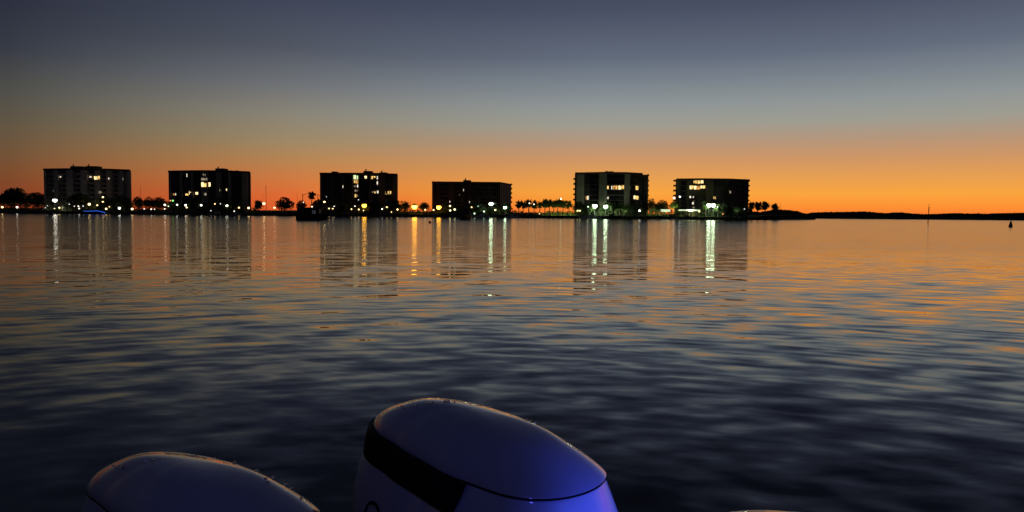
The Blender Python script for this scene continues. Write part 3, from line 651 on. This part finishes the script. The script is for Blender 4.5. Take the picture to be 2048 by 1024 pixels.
# ------------------------------------------------------------------ masts, shelters, piers, boats
def mast(px, y0, y1, D, label, stay=None, r=.09):
    a, b = P(px, y1, D), P(px, y0, D)
    t = thing('sailing_mast', label, 'mast', (a.x, D, a.z))
    obj('pole', tube(NB(), [(a.x, D, a.z - 1.0), (a.x, D, b.z)], r, r * .6, 6), M_pole, t)
    if stay:
        c = P(stay, y1 - 4, D); obj('stay', tube(NB(), [(a.x, D, b.z - .5), (c.x, D, c.z)], .035, .035, 4), M_pole, t)
    return t
mast(281.5, 371, 398, 424, 'thin bare mast above the trees right of the first block')
mast(532.3, 370, 418, 415, 'tall bare mast with a slanting stay right of the second block', 521, .13)
mast(594.5, 385, 418, 415, 'thin bare mast just left of the dark workboat', None, .07)
mast(821.3, 399, 420, 420, 'short thin mast left of the brightest amber lamp', None, .07)
mast(1560.5, 406.5, 425, 500, 'thin pole on the dark point right of the last palm', None, .10)

def shelter(x0, x1, yr0, yr1, D, label, posts=4, m=None, deep=4.0):
    a, b = PX(x0, D), PX(x1, D); z1, z0 = PZ((x0 + x1) / 2, yr0, D), PZ((x0 + x1) / 2, yr1, D)
    t = thing('open_shelter', label, 'shelter', ((a + b) / 2, D, gz(D)), 'open-sided shelters on the shore')
    bm = box(NB(), a, b, D - .3, D + deep, z0, z1)
    for i in range(int((b - a) / .8)):
        box(bm, a + .2 + i * .8, a + .28 + i * .8, D - .2, D + deep - .1, z1 + .003, z1 + .05)
    obj('roof', bm, m or M_canvas, t)
    obj('glow_strip', box(NB(), a + .1, b - .1, D - .42, D - .303, z0 + .1, z1 - .1), emit_mat((.80, 1.0, .62), .95), t)  # added glowing bar that stands for the floodlit front edge of the roof
    for i in range(posts):
        q = a + .25 + (b - a - .5) * i / (posts - 1)
        for yy in (D, D + deep - .4): obj('post', box(NB(), q - .09, q + .09, yy - .09, yy + .09, gz(D) - .2, z0 - .003), M_wood, t)
    return t
shelter(1321, 1340, 418.5, 423.5, 403.5, 'small flat white-roofed shelter left of the bright green tree', 3)
shelter(1358, 1400, 419, 422, 403.5, 'long flat white-roofed shelter before the sixth block', 7)
def shed(x0, x1, y0, D, label, m):
    a, b = PX(x0, D), PX(x1, D); z1 = PZ((x0 + x1) / 2, y0, D); g = gz(D) - .1
    t = thing('garden_shed', label, 'shed', ((a + b) / 2, D, g))
    obj('wall', box(NB(), a, b, D, D + 4, g, z1 - .5), m, t)
    bm = NB(); prism(bm, [(a - .25, D - .3), (b + .25, D - .3), (b + .25, D + 4.3), (a - .25, D + 4.3)], z1 - .497, z1 - .35); prism(bm, [(a + .1, D + .1), (b - .1, D + .1), (b - .1, D + 3.9), (a + .1, D + 3.9)], z1 - .347, z1)
    obj('roof', bm, M_conc, t)
    obj('door', box(NB(), a + .5, a + 1.4, D - .06, D - .005, g, g + 1.9), M_wood, t)
shed(124, 137, 410, 404.2, 'small pale green lit shed beside the large white floodlight', mat('pale_green_paint', (.45, .5, .28), .8, .25, 1))

def pier(x0, x1, D, label, piles, top=1.0, ph=2.6, wide=2.0):
    a, b = PX(x0, D), PX(x1, D)
    t = thing('wooden_pier', label, 'pier', ((a + b) / 2, D, 0), 'wooden docks along the seawall')
    bm = NB(); n = int((b - a) / .3)
    for i in range(n):
        box(bm, a + (b - a) * i / n + .01, a + (b - a) * (i + 1) / n - .01, D - wide / 2, D + wide / 2, top - .08, top)
    box(bm, a, b, D - wide / 2 + .1, D - wide / 2 + .25, top - .35, top - .083); box(bm, a, b, D + wide / 2 - .25, D + wide / 2 - .1, top - .35, top - .083)
    obj('deck', bm, M_wood, t)
    rnd = random.Random(int(x0))
    for i in range(piles):
        q = a + (b - a) * (i + rnd.uniform(.2, .8)) / piles; h = ph * rnd.uniform(.7, 1.25)
        obj('pile', tube(NB(), [(q, D - wide / 2 - .2, -1.5), (q + rnd.uniform(-.1, .1), D - wide / 2 - .2, h)], .17, .15, 7), M_wood, t)
    return t
pier(60, 165, 396, 'dock at the left below the large white floodlight', 9)
pier(225, 330, 396, 'dock between the first and second blocks', 9)
pier(345, 500, 395, 'dock before the second block with many posts', 16, ph=3.2)
pier(535, 597, 396, 'short dock left of the dark workboat', 6)
pier(662, 800, 396, 'dock before the third block', 15, ph=3.0)
pier(812, 905, 397, 'dock below the brightest amber lamps', 10, ph=2.4)
pier(948, 1040, 395, 'brightly lit dock before the fourth block', 12)
pier(1084, 1158, 396, 'dock below the palm row', 8, ph=3.2)
pier(1205, 1300, 395.5, 'dock before the fifth block with tall posts', 16, ph=3.6)
pier(1302, 1412, 396, 'dock below the two white-roofed shelters', 13, ph=3.4)
pier(1430, 1502, 396, 'dock before the right half of the sixth block', 8, ph=2.6)

def hull_bm(x, y, L, beam, free, sgn=1, draft=.5, rot=0.0, flare=.25, sheer=.35):
    "a lofted hull, bow towards sgn * X before rotation"
    bm = NB(); rows = []; n = 14; M = Matrix.Translation((x, y, 0)) @ Matrix.Rotation(rot, 4, 'Z')
    for i in range(n + 1):
        s = i / n; u = (s - .5) * L * sgn
        hb = beam / 2 * (1 - max(0, (s - .45) / .55) ** 2.2) * (.86 + .14 * min(1, s * 4)) + .015
        zs = free * (1 + sheer * s ** 2); zk = -draft * (1 - max(0, (s - .6) / .4) ** 2 * .9)
        rk = 0.10 * L * max(0, (s - .8) / .2) * sgn
        sec = [(0, zk, 0), (hb * .72, zk * .3, 0), (hb * .9, zs * .35, .35), (hb * (1), zs, 1)]
        ring = []
        for (yy, zz, f) in sec[::-1]: ring.append(bm.verts.new(M @ Vector((u + rk * f, -yy, zz))))
        for (yy, zz, f) in sec[1:]: ring.append(bm.verts.new(M @ Vector((u + rk * f, yy, zz))))
        rows.append(ring)
    for a, b in zip(rows, rows[1:]):
        for k in range(len(a) - 1): bm.faces.new((a[k], a[k + 1], b[k + 1], b[k]))
        bm.faces.new((a[0], b[0], b[-1], a[-1]))
    bm.faces.new(rows[0][::-1]); bm.faces.new(rows[-1])
    return bm
def rotbox(bm, o, rot, *a):
    t = NB(); box(t, *a); M = Matrix.Translation(o) @ Matrix.Rotation(rot, 4, 'Z'); vs = {}
    for v in t.verts: vs[v] = bm.verts.new(M @ v.co)
    for f in t.faces: bm.faces.new([vs[v] for v in f.verts])
    t.free(); return bm
def motorboat(px, D, lpx, label, sgn=1, m=None, top=None, cabin=True, rot=0.0, free=.9, group='boats moored along the shore', outboard=True):
    x = PX(px, D); L = lpx * D / F; beam = max(1.8, L * .3); m = m or M_white
    t = thing('motorboat', label, 'boat', (x, D, 0), group); o = (x, D, 0); r = rot
    obj('hull', hull_bm(x, D, L, beam, free, sgn, rot=rot), m, t)
    if cabin:
        bm = rotbox(NB(), o, r, -L * .12, L * .16, -beam * .3, beam * .3, free + .02, free + 1.0); c = obj('cabin', bm, m, t)
        obj('windscreen', rotbox(NB(), o, r, (.163 if sgn > 0 else -.143) * L, (.183 if sgn > 0 else -.123) * L, -beam * .28, beam * .28, free + .5, free + 1.25), M_glass, t)
    if top:
        obj('canopy', rotbox(NB(), o, r, -L * .2, L * .14, -beam * .38, beam * .38, free + top, free + top + .14), M_canvas if m is M_white else m, t)
        for (u, v) in ((-.18, -.34), (-.18, .34), (.12, -.34), (.12, .34)):
            obj('post', rotbox(NB(), o, r, u * L - .04, u * L + .04, v * beam - .04, v * beam + .04, free + .02, free + top - .003), M_pole, t)
    if outboard:
        u = -sgn * L * .53
        obj('motor', rotbox(NB(), o, r, u - .25, u + .25, -.25, .25, .2, free + .55), M_hull, t)
    return t
motorboat(105, 398, 26, 'dim grey boat moored under the large white floodlight', 1, M_boat_grey)
motorboat(434, 398.5, 30, 'white boat with a hard top moored before the centre of the second block', -1, M_white, 2.0)
motorboat(470, 399, 22, 'small white boat moored before the right end of the second block', 1, M_white)
motorboat(373, 399, 24, 'grey boat moored before the left half of the second block', 1, M_boat_grey, 1.9)
motorboat(569, 398, 36, 'pale boat with a high canvas top under the umbrella-shaped tree', -1, M_boat_grey, 2.2)
motorboat(690, 398.5, 28, 'grey boat moored before the left half of the third block', 1, M_boat_grey, 1.9)
motorboat(757, 399, 22, 'grey boat moored before the right half of the third block', -1, M_boat_grey)
motorboat(963, 391, 34, 'white boat at the brightly lit dock before the fourth block', -1, M_white)
motorboat(1024, 391.5, 26, 'small white boat moored right of the fourth block', 1, M_white, 1.8)
motorboat(1182, 396, 44, 'white motorboat floodlit brightly before the fifth block, bow to the left', -1, M_white)
motorboat(1222, 388, 34, 'dark covered boat moored before the fifth block', 1, M_hull, None, True, free=1.3)
motorboat(1349, 392, 14, 'tiny white skiff moored under the bright green tree', 1, M_white, None, False, free=.6)
motorboat(1480, 397, 20, 'dim grey boat moored before the right end of the sixth block', -1, M_boat_grey)
# boat outlined by a blue LED strip
t = thing('motorboat', 'low dark boat outlined by a glowing blue light strip at the left', 'boat', (PX(189, 392), 392, 0), 'boats moored along the shore')
xb = PX(189, 392); Lb = 46 * 392 / F
obj('hull', hull_bm(xb, 392, Lb, 2.8, 1.15, 1), M_hull, t)
obj('cabin', box(NB(), xb - 2.2, xb + 1.5, 391.2, 392.8, 1.17, 1.9), M_hull, t)
pts = []
for i in range(15):
    px = 167 + 44 * i / 14; py = 422.2 + .4 * math.sin(i * .6) + (0 if i < 9 else (i - 9) ** 1.7 * .22)
    q = P(px, py, 390.6); pts.append(q)
obj('glow_strip', tube(NB(), pts, .07, .10, 6), emit_mat((.03, .15, 1.0), 1.3), t)
# dark workboat, nearer than the shore
def workboat():
    D = 203; k = D / F; x = PX(624, D); t = thing('workboat', 'tall dark workboat with two posts and sagging rigging lines, anchored off the third block', 'boat', (x, D, 0))
    L = 60 * k; obj('hull', hull_bm(x, D, L, 3.2, 1.5, 1, rot=0, sheer=.2), M_hull, t)
    z = lambda y: PZ(622, y, D)
    obj('deckhouse', box(NB(), PX(596.5, D), PX(640, D), D - 1.3, D + 1.3, 1.45, z(416.5)), M_hull, t)
    bm = box(NB(), PX(594.5, D), PX(646, D), D - 1.5, D + 1.5, z(416.5) + .003, z(415)); obj('roof', bm, M_hull, t)
    for px, yt in ((605.5, 387.5), (636, 389.5)):
        obj('post', tube(NB(), [(PX(px, D), D, z(415) - .1), (PX(px, D), D, z(yt))], .10, .07, 7), M_hull, t)
    for (a, ya, b, yb, sag) in ((605.5, 391.5, 620, 386.5, -.10), (627, 386.5, 636, 389.5, -.05), (636, 389.5, 645, 396, -.06)):
        pts = [Vector((PX(a + (b - a) * q, D), D, z(ya + (yb - ya) * q) - sag * math.sin(math.pi * q) * 1.6)) for q in (0, .2, .4, .6, .8, 1)]
        obj('rigging', tube(NB(), pts, .05, .05, 5), M_hull, t)
    obj('swim_platform', box(NB(), PX(648, D), PX(659, D), D - 1.0, D + 1.0, .25, .5), M_hull, t)
    for px in (627, 631): obj('window', box(NB(), PX(px, D), PX(px + 2.2, D), D - 1.34, D - 1.305, z(428), z(421)), window_mat('dim_porthole', (.7, .8, 1), .05, .5, 4), t)
workboat()
def cruiser():
    D = 252; x = PX(930.5, D); z = lambda y: PZ(930, y, D); t = thing('cabin_cruiser', 'black cabin cruiser seen end-on before the fourth block', 'boat', (x, D, 0))
    obj('hull', hull_bm(x, D, 9.5, 4.2, 1.35, -1, rot=R(90)), M_hull, t)
    obj('cabin', box(NB(), PX(921, D), PX(940, D), D - 2, D + 2.2, 1.3, z(424)), M_hull, t)
    obj('flybridge', box(NB(), PX(925, D), PX(938.5, D), D - 1, D + 1, z(424) + .003, z(418)), M_hull, t)
    obj('antenna', tube(NB(), [(PX(930, D), D, z(418)), (PX(930, D), D, z(411))], .05, .03, 5), M_hull, t)
cruiser()
# buoys and channel marker
def buoy_round():
    D = 162; c = P(859.8, 445.5, D); t = thing('mooring_buoy', 'small round black buoy floating before the fourth block', 'buoy', (c.x, D, 0))
    obj('float', ball(NB(), (c.x, D, .16), .30, .9, 16), M_buoy, t, smooth=True)
    obj('ring', tube(NB(), [(c.x, D, .40), (c.x, D, .52)], .05, .05, 8), M_rail, t)
buoy_round()
def buoy_can():
    D = 186; x = PX(2022, D); t = thing('channel_buoy', 'dark tapered channel buoy at the right edge of the bay', 'buoy', (x, D, 0))
    bm = NB(); prof = [(.02, -.3), (.42, -.25), (.46, .12), (.40, .35), (.24, .95), (.20, 1.25), (.06, 1.38)]
    rings = [[bm.verts.new((x + r * math.cos(k * math.pi / 8) + z * .04, D + r * math.sin(k * math.pi / 8), z)) for k in range(16)] for r, z in prof]
    for a, b in zip(rings, rings[1:]):
        for k in range(16): bm.faces.new((a[k], a[(k + 1) % 16], b[(k + 1) % 16], b[k]))
    bm.faces.new(rings[-1]); obj('float', bm, M_buoy, t, smooth=True)
    obj('topmark', tube(NB(), [(x + .05, D, 1.36), (x + .06, D, 1.62)], .05, .04, 8), M_rail, t)
buoy_can()
def marker():
    D = 300; a = P(1856, 444, D); b = P(1858.2, 408, D); t = thing('channel_marker', 'tall thin leaning channel marker pole standing in the water at the right', 'channel marker', (a.x, D, 0))
    obj('pile', tube(NB(), [(a.x - .05, D, -1.5), (a.x + (b.x - a.x) * .5, D, b.z * .5), (b.x, D, b.z)], .17, .07, 8), M_buoy, t)
    bm = NB(); m1 = P(1857.3, 414, D); m2 = P(1857, 424, D)
    box(bm, (m1.x + m2.x) / 2 - .17, (m1.x + m2.x) / 2 + .17, D - .25, D - .2, m2.z, m1.z); obj('day_board', bm, M_buoy, t)
marker()

# ------------------------------------------------------------------ outboard engines
# plan outline of the top cowl, metres, x to the right of the boat's centre line, y away from us
FP = [(-.387, 2.19), (-.298, 2.005), (-.206, 1.866), (-.098, 1.739), (.0376, 1.646), (.133, 1.672), (.2155, 1.779), (.225, 1.865), (.155, 1.97), (.03, 2.08), (-.1, 2.18), (-.25, 2.26), (-.36, 2.26)]
FC = (-.085, 1.95)
def outline():
    pol = sorted((math.atan2(y - FC[1], x - FC[0]), math.hypot(x - FC[0], y - FC[1])) for x, y in FP)
    n = len(pol); NS = 144; out = []
    for k in range(NS):
        a = -math.pi + 2 * math.pi * k / NS
        i = max([j for j in range(n) if pol[j][0] <= a], default=n - 1)
        def g(j):
            q = j % n; return pol[q][0] + 2 * math.pi * ((j - q) // n), pol[q][1]
        if pol[i][0] > a: i -= n
        p0, p1, p2, p3 = g(i - 1), g(i), g(i + 1), g(i + 2)
        t = (a - p1[0]) / (p2[0] - p1[0]); t = min(max(t, 0), 1)
        m1 = (p2[1] - p0[1]) / (p2[0] - p0[0]) * (p2[0] - p1[0]); m2 = (p3[1] - p1[1]) / (p3[0] - p1[0]) * (p2[0] - p1[0])
        r = (2 * t**3 - 3 * t**2 + 1) * p1[1] + (t**3 - 2 * t**2 + t) * m1 + (-2 * t**3 + 3 * t**2) * p2[1] + (t**3 - t**2) * m2
        out.append((a, r))
    for _ in range(3):
        out = [(out[i][0], (out[i - 1][1] + 2 * out[i][1] + out[(i + 1) % NS][1]) / 4) for i in range(NS)]
    return out
OUT = outline()
M_cowl = mat('cowl_paint', (.30, .30, .34), .32, .10, 3, coat=1.0)
M_cowl2 = mat('lower_cowl_paint', (.42, .41, .44), .38, .10, 3, coat=.7)
M_vent = mat('black_vent_plastic', (.004, .004, .005), .65, .2, 6, spec=.2)
M_seal = mat('black_seal', (.004, .004, .006), .8, .2, 6, spec=.2)
M_drop = mat('water_drop', (.9, .9, .9), .02, 0, 1); M_drop.node_tree.nodes['Principled BSDF'].inputs['Metallic'].default_value = .55; M_drop.node_tree.nodes['Principled BSDF'].inputs['Transmission Weight'].default_value = 1; M_drop.node_tree.nodes['Principled BSDF'].inputs['IOR'].default_value = 1.33
H_DOME = .100
def dome_z(r, a):
    "height of the lid over its rim: a soft dome with a raised deck bounded by a shallow chine"
    base = H_DOME * (1 - min(r, 1) ** 2.3) ** (.60 + .32 * max(0, math.cos(a + .45)) ** 1.5)
    e = (r - .64) / .13; s = 1 / (1 + math.exp(e * 2.2))
    return base * .97 + .011 * s
def lid_point(a, rr, r):
    x = math.cos(a) * rr * r; y = math.sin(a) * rr * r
    z = dome_z(r, a) + .02 * (-x * .9 + y * .1) / .35 * (1 - r) 
    return Vector((x, y, z))
def loft(rows, closed_top=None):
    bm = NB(); vr = [[bm.verts.new(p) for p in row] for row in rows]; n = len(rows[0])
    for a, b in zip(vr, vr[1:]):
        for k in range(n): bm.faces.new((a[k], a[(k + 1) % n], b[(k + 1) % n], b[k]))
    return bm, vr
def engine(label):
    t = thing('outboard_engine', label, 'outboard engine', (0, 0, 0), 'triple outboard engines on our stern')
    rs = [1, .995, .985, .97, .95, .92, .88, .84, .80, .76, .72, .68, .64, .60, .55, .48, .40, .30, .2, .1, .03]
    bm, vr = loft([[lid_point(a, rr, r) for a, rr in OUT] for r in rs])
    bm.faces.new(vr[-1]); lid = obj('cowling', bm, M_cowl, t, smooth=True, world=False)
    # lower cowl, flaring out below the seam then closing in to the midsection
    prof = [(.972, -.001), (.985, -.004), (1.0, -.014), (1.05, -.05), (1.13, -.11), (1.18, -.18), (1.20, -.26), (1.14, -.36), (.96, -.45), (.72, -.52), (.5, -.56), (.36, -.60)]
    bm, vr = loft([[(math.cos(a) * rr * s, math.sin(a) * rr * s, z) for a, rr in OUT] for s, z in prof]); bm.faces.new(vr[0][::-1]); bm.faces.new(vr[-1])
    bmesh.ops.recalc_face_normals(bm, faces=bm.faces); obj('lower_cowling', bm, M_cowl2, t, smooth=True, world=False)
    # seam all round
    bm = NB(); ring = [Vector((math.cos(a) * rr * 1.001, math.sin(a) * rr * 1.001, -.003)) for a, rr in OUT]; n = len(ring); sec = 6; vr = []
    for i, p in enumerate(ring):
        o_ = Vector((p.x, p.y, 0)).normalized(); vr.append([bm.verts.new(p + o_ * math.cos(q) * .0016 + Vector((0, 0, math.sin(q) * .0019))) for q in [2 * math.pi * k / sec for k in range(sec)]])
    for i in range(n):
        for k in range(sec): bm.faces.new((vr[i][k], vr[i][(k + 1) % sec], vr[(i + 1) % n][(k + 1) % sec], vr[(i + 1) % n][k]))
    obj('seal', bm, M_seal, t, smooth=True, world=False)
    # black air intake band wrapping the left side and front
    a0, a1 = R(-237), R(-93); band = []
    m = 60
    def rad(a):
        a = (a + math.pi) % (2 * math.pi) - math.pi; k = (a + math.pi) / (2 * math.pi) * len(OUT); i = int(k) % len(OUT); f = k - int(k)
        return OUT[i][1] * (1 - f) + OUT[(i + 1) % len(OUT)][1] * f
    bm = NB(); rows = []
    for i in range(m + 1):
        q = i / m; a = a0 + (a1 - a0) * q
        depth = .078 * min(1, (q / .12)) ** .5
        row = []
        for j in range(9):
            v = j / 8; z = -.002 - depth * v; s = 1.004 + .045 * v + .010 * math.sin(math.pi * v)
            aa = a - v * .13 * max(0, (q - .9) / .1) ; r_ = rad(aa) * s
            row.append(bm.verts.new((math.cos(aa) * r_, math.sin(aa) * r_, z)))
        rows.append(row)
    for a, b in zip(rows, rows[1:]):
        for k in range(8): bm.faces.new((a[k], a[k + 1], b[k + 1], b[k]))
    inner = NB(); inner.free()
    o = obj('air_intake', bm, M_vent, t, smooth=True, world=False)
    sm = o.modifiers.new('thickness', 'SOLIDIFY'); sm.thickness = .012; sm.offset = 1
    # midsection, bracket, gearcase down into the water
    bm = NB(); 
    def oval(z, a, b, cy=0, cx=0): return [(cx + a * math.cos(k * math.pi / 12), cy + b * math.sin(k * math.pi / 12), z) for k in range(24)]
    b2, v2 = loft([oval(-.55, .15, .17), oval(-.8, .11, .16), oval(-1.2, .08, .15), oval(-1.5, .06, .15)]); b2.faces.new(v2[0]); b2.faces.new(v2[-1])
    obj('midsection', b2, M_cowl2, t, smooth=True, world=False)
    b2, v2 = loft([oval(-1.5, .055, .2), oval(-1.6, .075, .3), oval(-1.72, .075, .3), oval(-1.8, .03, .2)]); b2.faces.new(v2[0]); b2.faces.new(v2[-1])
    obj('gearcase', b2, M_cowl2, t, smooth=True, world=False)
    return t
eng = engine('large white outboard engine in the middle, highest of the three, lit blue on its right')
EZ = 1.40
eng.location = (FC[0], FC[1], EZ)
def copy_tree(o, parent=None):
    c = o.copy(); C.objects.link(c); c.parent = parent
    for ch in [q for q in bpy.data.objects if q.parent == o]: copy_tree(ch, c)
    return c
eng.rotation_euler = (0, .03, 0)
e2 = copy_tree(eng); e2.location = (-.765, 1.845, 1.298); e2.rotation_euler = (-.075, .004, .17); e2['label'] = 'dim outboard engine at the bottom left with orange glints along its top edge'
e3 = copy_tree(eng); e3.location = (.735, 1.783, 1.190); e3.rotation_euler = (0, 0, .5); e3['label'] = 'outboard engine at the bottom right, only the crest of its cowling showing'
bpy.data.objects.remove([c for c in bpy.data.objects if c.parent == e2 and c.name.startswith('air_intake')][0])
# brand lettering peeks over the frame edge on the lower cowl: one curved black stroke
from mathutils.bvhtree import BVHTree
low_ = [c for c in bpy.data.objects if c.parent == eng and c.name.startswith('lower_cowling')][0]
bv = BVHTree.FromPolygons([v.co for v in low_.data.vertices], [p.vertices for p in low_.data.polygons])
Mi_ = (Matrix.Translation(eng.location) @ eng.rotation_euler.to_matrix().to_4x4()).inverted()
o_ = Mi_ @ Vector((0, 0, CAMH)); pts = []
for q in ((731, 1034), (732, 1022), (735, 1012), (740, 1006), (746, 1005), (752, 1009), (757, 1018), (760, 1030), (761, 1040)):
    h_ = bv.ray_cast(o_, ((Mi_ @ P(q[0], q[1], 10)) - o_).normalized())
    if h_[0]: pts.append(h_[0])
if len(pts) > 2: obj('lettering', tube(NB(), pts, .0055, .0055, 6), M_seal, low_, world=False)
# water beads on the cowlings
def drops(e, spots):
    M = Matrix.Translation(e.location) @ e.rotation_euler.to_matrix().to_4x4(); Mi = M.inverted()
    lid = [c for c in bpy.data.objects if c.parent == e and c.name.startswith('cowling')][0]
    o = Mi @ Vector((0, 0, CAMH))
    for (px, py, rad) in spots:
        d = ((Mi @ P(px, py, 10)) - o).normalized(); s = 1.2; best = (9, None)
        while s < 3.2:
            q = o + d * s; a = math.atan2(q.y, q.x); rr = OUT[int((a + math.pi) / (2 * math.pi) * len(OUT)) % len(OUT)][1]; r = q.xy.length / rr
            if r < 1:
                z = lid_point(a, rr, r).z
                if abs(q.z - z) < best[0]: best = (abs(q.z - z), Vector((q.x, q.y, z)))
                if q.z <= z: break
            s += .004
        if best[1]: obj('water_droplet', ball(NB(), best[1] + Vector((0, 0, rad * .1)), rad, .6, 12), M_drop, lid, smooth=True, world=False)
drops(eng, [(795, 815, .0035), (803, 814.5, .005), (830, 810, .004), (858, 805.5, .005), (866, 805.5, .006), (890, 803, .005), (896, 804, .006), (909, 804, .003), (963, 808, .0045), (979, 809.5, .004), (1053, 840, .004), (1060, 842, .004), (1070, 845, .004), (1160, 900, .003)])
drops(e2, [(226, 933, .004), (241, 933, .006), (290, 923, .004), (304, 921, .005), (319, 918, .0055), (384, 912, .004), (392, 912, .004), (430, 913, .003), (468, 918, .005), (512, 941, .004), (516, 941, .003), (531, 957, .004), (536, 964, .004), (545, 942, .005), (570, 960, .005), (582, 970, .004), (604, 995, .004)])
